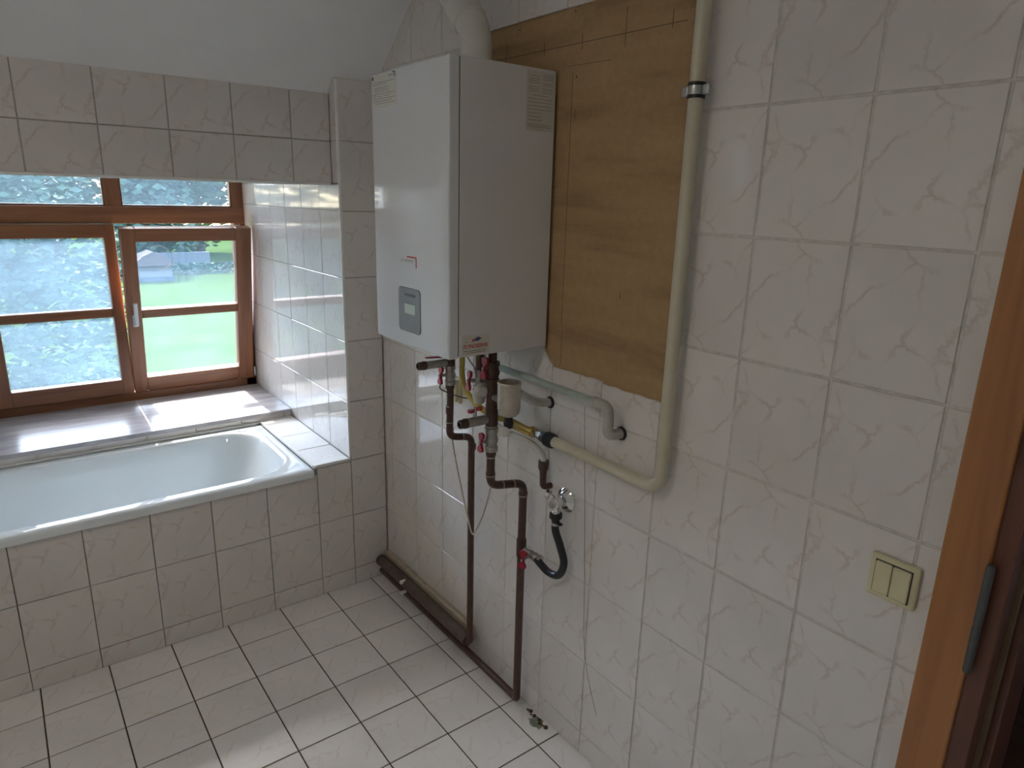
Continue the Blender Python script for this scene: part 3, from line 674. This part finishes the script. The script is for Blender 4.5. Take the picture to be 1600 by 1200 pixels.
# gas line
gp = thing('gas_pipe', 'cream-painted gas pipe running down the wall and bending to the boiler', 'pipe', (-.030, -1.509, .97))
tube('run', rounded([(-.030, -1.509, 2.55), (-.030, -1.509, .975), (-.030, -1.098, .976)], .045, 10), .0155, 'gas', gp, 20)
ck = union('clamp', (-.030, -1.509, 1.862), (0, 0, 1), .030, .0175, 'steel', gp)
for dz in (-.012, .012): union('rubber_band', (-.030, -1.509, 1.862+dz), (0, 0, 1), .007, .0185, 'blackp', gp)
for dy in (-.026, .026): box('clamp_ear', (-.036, -1.509+dy-.008, 1.852), (-.024, -1.509+dy+.008, 1.872), 'steel', gp, .003)
lathe('coupling', (-.030, -1.118, .976), (0, 1, 0), [(0, .018), (.006, .022), (.030, .022), (.034, .018), (.052, .016)], 'black', gp, 18)
lathe('hex_nut', (-.030, -1.070, .977), (0, 1, 0), [(0, .015), (.016, .015), (.020, .012), (.04, .012)], 'nickel', gp, 6)
lathe('brass_cock', (-.032, -1.034, .978), (0, 1, 0), [(0, .011), (.004, .016), (.018, .016), (.022, .011), (.05, .010)], 'brass', gp, 14)
box('cock_lever', (-.052, -1.030, .970), (-.046, -.95, .980), 'brass', gp, .002)
tube('thin_run', [(-.032, -.99, .979), (-.034, -.93, .985)], .0085, 'brass', gp, 12)
gh = tag(tube('gas_hose', smoothpath([(-.14, -.808, 1.232), (-.14, -.807, 1.165), (-.14, -.807, 1.12), (-.14, -.825, 1.078), (-.138, -.864, 1.053), (-.12, -.893, 1.026), (-.08, -.895, .998), (-.034, -.925, .984)], 8), .0090, 'yellow'), 'yellow corrugated gas hose curving down from the boiler', 'hose')
# white water hose and copper inlet
wh = tag(tube('water_hose', smoothpath([(-.11, -.87, 1.232), (-.10, -.875, 1.10), (-.085, -.885, 1.00), (-.075, -.93, .968), (-.055, -1.00, .957), (-.038, -1.045, .942), (-.030, -1.068, .920), (-.030, -1.0755, .898)], 8), .0090, 'whitehose'), 'white hose sagging behind the pipes to a brown wall elbow', 'hose')
ci = thing('inlet_elbow', 'brown copper reducer and elbow entering the wall below the white hose', 'pipe fitting', (-.030, -1.076, .82))
lathe('reducer', (-.030, -1.0755, .905), (0, 0, -1), [(0, .0155), (.022, .0155), (.034, .0105), (.04, .0105)], 'copperd', ci, 14)
tube('elbow', rounded([(-.030, -1.0755, .872), (-.030, -1.0765, .822), (.000, -1.0765, .820)], .018, 6), .0100, 'copper', ci, 14)
# stop valve and black hose
st = thing('stop_valve', 'chrome angle stop valve with round wall flange', 'valve', (-.0, -1.150, .80))
lathe('wall_flange', (-.0005, -1.150, .802), (-1, 0, 0), [(0, .036), (.004, .036), (.012, .028), (.018, .018)], 'chrome', st, 28)
lathe('valve_body', (-.015, -1.150, .802), (-1, 0, 0), [(0, .013), (.014, .013), (.016, .017), (.034, .017), (.036, .012), (.044, .012)], 'chrome', st, 16)
lathe('valve_knob', (-.038, -1.136, .812), (-.3, .85, .3), [(0, .008), (.012, .008), (.014, .014), (.026, .014), (.028, .011)], 'chrome', st, 8)
lathe('outlet', (-.040, -1.150, .800), (0, 0, -1), [(0, .011), (.022, .011), (.024, .013), (.03, .013)], 'chrome', st, 14)
bh = thing('filling_hose', 'black rubber hose looping from the chrome stop valve to the brown pipe', 'hose', (-.040, -1.150, .76))
lathe('hose_nut', (-.040, -1.150, .771), (0, 0, -1), [(0, .018), (.003, .019), (.014, .019), (.017, .013), (.024, .012)], 'blackp', bh, 12)
box('nut_wing', (-.046, -1.176, .740), (-.034, -1.150, .747), 'blackp', bh, .002)
union('clip_band', (-.040, -1.150, .738), (0, 0, 1), .008, .0125, 'steel', bh)
tube('hose', smoothpath([(-.040, -1.150, .750), (-.039, -1.151, .715), (-.036, -1.172, .672), (-.034, -1.188, .625), (-.034, -1.168, .578), (-.035, -1.125, .566), (-.036, -1.088, .576), (-.036, -1.068, .584)], 8), .0115, 'black', bh, 14)
# drain pipes
dp = thing('drain_pipe', 'pale green plastic drain pipe sloping along the wall with two elbows', 'pipe', (-.05, -1.34, 1.07))
tube('run', [(-.052, -.76, 1.146), (-.050, -1.298, 1.142)], .0105, 'green', dp, 16)
tube('elbow', rounded([(-.050, -1.290, 1.142), (-.050, -1.340, 1.142), (-.050, -1.342, 1.100)], .026, 8), .0135, 'greyp', dp, 16)
lathe('socket_ring', (-.050, -1.287, 1.142), (0, -1, 0), [(0, .0145), (.004, .015), (.010, .0145)], 'greyp', dp, 16)
tube('lower_elbow', rounded([(-.050, -1.342, 1.108), (-.050, -1.342, 1.066), (.002, -1.345, 1.064)], .022, 8), .0140, 'greyp', dp, 16)
lathe('wall_seal', (-.001, -1.345, 1.064), (-1, 0, 0), [(0, .018), (.006, .017)], 'blackp', dp, 16)
ds = thing('drain_stub', 'short grey drain elbow entering the wall behind the cup', 'pipe', (-.02, -1.06, 1.07))
tube('elbow', rounded([(-.055, -.95, 1.098), (-.048, -1.005, 1.082), (-.040, -1.050, 1.076), (.002, -1.060, 1.074)], .03, 8), .0125, 'greyp', ds, 16)
lathe('wall_seal', (-.001, -1.060, 1.074), (-1, 0, 0), [(0, .018), (.005, .016)], 'blackp', ds, 16)
# junction box and cables
jb = thing('junction_box', 'small cream electrical box on the tiles behind the left pipe', 'socket', (0, -.56, .99))
box('base', (-.012, -.595, .948), (-.0004, -.515, 1.040), 'cream', jb, .004); box('cover', (-.026, -.588, .956), (-.0115, -.522, 1.032), 'cream', jb, .005)
tag(tube('beige_cable', smoothpath([(-.085, -.672, .90), (-.09, -.675, .852), (-.09, -.711, .75), (-.09, -.765, .625), (-.09, -.798, .567), (-.09, -.822, .595), (-.095, -.865, .665), (-.12, -.935, .78), (-.135, -.965, .83)], 8), .0028, 'cable', None, 8), 'thin beige cable hanging in a loop in front of the pipes', 'cable')
tag(tube('sensor_wire', smoothpath([(-.20, -.88, 1.232), (-.185, -.915, 1.19), (-.178, -.965, 1.15)], 6), .0022, 'cable', None, 8), 'short beige sensor wire slanting below the boiler', 'cable')
tag(tube('black_wire', smoothpath([(-.155, -.712, 1.075), (-.158, -.708, 1.055), (-.14, -.725, 1.042), (-.12, -.775, 1.036), (-.11, -.815, 1.04)], 6), .0018, 'blackp', None, 8), 'thin black wire tied round the left valve', 'cable')
tag(tube('dangling_wire', smoothpath([(-.006, -1.208, 1.10), (-.005, -1.215, 1.00), (-.005, -1.235, .75), (-.004, -1.246, .58), (-.004, -1.258, .40), (-.005, -1.285, .29), (-.004, -1.328, .185)], 8), .0007, 'inkg', None, 6), 'very thin dark wire dangling down the tiles below the drain pipe', 'cable')
# light switch
sw = thing('light_switch', 'cream double rocker light switch beside the door casing', 'switch', (0, -2.036, .987))
box('plate', (-.011, -2.079, .9455), (-.0003, -1.994, 1.030), 'cream', sw, .004)
for y0, y1 in ((-2.0345, -2.0055), (-2.0665, -2.0358)): box('rocker', (-.0165, y0, .957), (-.009, y1, 1.018), 'cream', sw, .002)
box('gap', (-.0118, -2.0685, .955), (-.0105, -2.0035, 1.020), 'gap', sw)
# grime at the pipe end
gr = thing('rubble', 'dark crumbs and green stain where the pipe meets the floor', 'debris', (-.03, -1.06, 0))
for k in range(9):
    yy = -1.03-.012*k; r = random.uniform(.004, .009)
    lathe('crumb', (-.012-random.random()*.012, yy, 0), (0, 0, 1), [(0, r), (r*.5, r*.8), (r*.8, r*.3)], 'grime', gr, 7)
_q = [(-.030+(.020+random.uniform(-.007, .006))*math.cos(t), -1.09+(.030+random.uniform(-.010, .008))*math.sin(t)) for t in [2*math.pi*k/18 for k in range(18)]]
prism('stain', _q, (0, 0, .0002), X_, Y_, Z_, .0008, 'moss', gr)

# ------------------------------------------------------------------ door opening
dr = thing('door_1', 'orange-brown wooden door frame with grey hinge', 'door frame', (0, -2.58, 0)); dr['kind'] = 'structure'
box('casing', (-.020, -2.176, 0), (-.0004, -2.104, 2.13), 'doorwood', dr, .004)
box('casing', (-.020, -3.056, 0), (.008, -2.984, 2.13), 'doorwood', dr, .004)
box('casing', (-.020, -2.984, 2.058), (.008, -2.176, 2.13), 'doorwood', dr, .004)
box('jamb', (-.012, -2.206, 0), (.14, -2.172, 2.06), 'doordark', dr, .003)
box('jamb', (-.012, -2.99, 0), (.14, -2.956, 2.06), 'doordark', dr, .003)
box('jamb_head', (-.012, -2.956, 2.026), (.14, -2.206, 2.06), 'doordark', dr, .003)
box('seal', (.028, -2.214, 0), (.040, -2.204, 2.03), 'strip', dr, .002)
box('stop', (.045, -2.226, 0), (.14, -2.204, 2.03), 'doordark', dr, .003)
lathe('hinge', (-.028, -2.180, .895), (0, 0, 1), [(0, .005), (.004, .0068), (.086, .0068), (.088, .006), (.092, .006), (.094, .0068), (.196, .0068), (.200, .005)], 'hinge', dr, 14)
# hall beyond
hf = struct(box('floor_hall', (.0, -4.2, -.06), (1.6, -1.2, -.003), 'hallfloor'), 'dark brown floor of the hall beyond the door', 'floor')
struct(boxes('wall_hall', [((1.5, -4.2, -.1), (1.6, -1.2, 2.6)), ((.13, -1.25, -.1), (1.6, -1.15, 2.6)), ((.13, -4.25, -.1), (1.6, -4.15, 2.6)), ((.13, -4.2, 2.5), (1.6, -1.2, 2.6))], 'hallwall'), 'dim grey walls of the hall beyond the door', 'wall')
bn = thing('banister', 'dark wooden banister rail in the hall beyond the door', 'railing', (.75, -2.2, 0))
box('rail', (.72, -3.0, .78), (.78, -1.6, .86), 'doordark', bn, .01)
box('panel', (.735, -3.0, .0), (.765, -1.6, .70), 'hallfloor', bn)
for yy in (-1.62, -2.98): box('post', (.715, yy-.04, 0), (.785, yy+.04, .95), 'doordark', bn, .006)

# ------------------------------------------------------------------ outside
GZ = -3.0
lw = tag(box('lawn', (-40, 1.8, GZ-.2), (60, 90, GZ), 'lawn'), 'bright green lawn seen through the window', 'lawn', kind='structure')
def crown(name, blobs, nleaf, size, mat, parent, seed):
    rnd = random.Random(seed); O = org(parent); vs = []; fs = []
    tot = sum(b[3]*b[4] for b in blobs)
    for cx, cy, cz, rx, rz in blobs:
        for _ in range(int(nleaf*rx*rz/tot)):
            z = rnd.uniform(-1, 1); t = rnd.uniform(0, 2*math.pi); q = math.sqrt(1-z*z); k = rnd.uniform(.72, 1.03)
            p = Vector((cx+rx*q*math.cos(t)*k, cy+rx*q*math.sin(t)*k, cz+rz*z*k))-O
            d, u, v = frame_of((rnd.gauss(0, 1), rnd.gauss(0, 1), rnd.gauss(.5, 1))); s = size*rnd.uniform(.6, 1.3); i = len(vs)
            vs += [p-u*s, p+v*s*.5+d*s*.1, p+u*s, p-v*s*.5+d*s*.1]; fs.append((i, i+1, i+2, i+3))
    me = bpy.data.meshes.new(name); me.from_pydata(vs, [], fs); o = link(name, me, mat, parent); o['kind'] = 'stuff'; return o
def tree(name, label, x, y, h, r, n, size, mat, seed, low=.3, group=None):
    rnd = random.Random(seed); t = thing(name, label, 'tree', (x, y, GZ), group)
    lathe('trunk', (x, y, GZ), (0, 0, 1), [(0, r*.11), (h*.1, r*.08), (h*.85, r*.03)], 'bark', t, 10)
    bl = []
    for k in range(9):
        a = rnd.uniform(0, 6.28); q = r*rnd.uniform(.0, .6); z = GZ+h*(low+(1-low)*rnd.uniform(.15, .85))
        bl.append((x+q*math.cos(a), y+q*math.sin(a), z, r*rnd.uniform(.45, .7), h*(1-low)*rnd.uniform(.22, .34)))
    crown('crown', bl, n, size, mat, t, seed+1); return t
gt = thing('garden_tree', 'large leafy tree close outside the left window panes', 'tree', (-2.6, 9.2, GZ))
lathe('trunk', (-2.6, 9.2, GZ), (0, 0, 1), [(0, .28), (1.0, .2), (4.5, .07)], 'bark', gt, 10)
_r = random.Random(5); bl = []
for k in range(6):
    for l_ in range(7):
        bl.append((-4.9+.88*k+_r.uniform(-.2, .2), 9.0+_r.uniform(-.5, .6), -2.6+.85*l_+_r.uniform(-.2, .2), .72*_r.uniform(.9, 1.2), .68*_r.uniform(.9, 1.2)))
crown('crown', bl, 26000, .075, 'leafB', gt, 12)
for k, (x, y, h, r, l) in enumerate(((-9, 45, 9, 3.6, 'leftmost distant tree behind the lawn'), (-1.5, 45, 10, 3.6, 'tall distant tree left of centre behind the lawn'), (2.6, 53, 10, 4.0, 'distant tree behind the pale garden hut'),
                                      (6.5, 45, 9.5, 3.6, 'distant tree behind the low pale wall'), (11.5, 53.5, 11, 4.2, 'set-back distant tree right of the low pale wall'), (14.8, 45, 10, 3.6, 'distant tree at the right window edge'), (22.5, 46, 10, 3.8, 'rightmost distant tree behind the lawn'))):
    tree('distant_tree', l, x, y, h, r, 3500, .34, 'leafB' if k % 2 else 'leafA', 40+k*3, .0, 'trees at the far side of the lawn')
MT['hutwall'] = simple('hut_wall_grey', (.10, .10, .11), .95, var=.1); MT['hutroof'] = simple('hut_roof', (.115, .09, .09), .95, var=.3, vscale=8); MT['hutbase'] = simple('hut_base', (.03, .045, .07), .95); MT['gwall'] = simple('garden_wall_grey', (.095, .10, .105), .95, var=.08)  # hut and wall greys kept dark so they hold at the indoor exposure
hs = thing('garden_hut', 'small pale hut at the far end of the lawn', 'hut', (5.4, 37.5, GZ))
box('walls', (4.55, 36.8, GZ), (6.25, 38.2, GZ+.85), 'hutwall', hs)
prism('roof', [(4.4, GZ+.80), (6.45, GZ+.80), (5.9, GZ+1.30), (5.4, GZ+1.52), (4.9, GZ+1.30)], (0, 36.7, 0), X_, Z_, -Y_, .1, 'hutroof', hs, 1.6)
box('plinth', (4.5, 36.7, GZ), (6.3, 36.81, GZ+.22), 'hutbase', hs)
gwl = tag(box('garden_wall', (6.3, 41.5, GZ), (9.3, 41.8, GZ+1.05), 'gwall'), 'low pale wall behind the hedge at the far edge of the lawn', 'wall')
hg = thing('hedge', 'dark hedge along the far edge of the lawn', 'hedge', (6, 39.8, GZ))
crown('foliage', [(x, 39.8, GZ+.25, .8, .36) for x in [-9+1.0*k for k in range(38)]], 9000, .16, 'leafB', hg, 99)
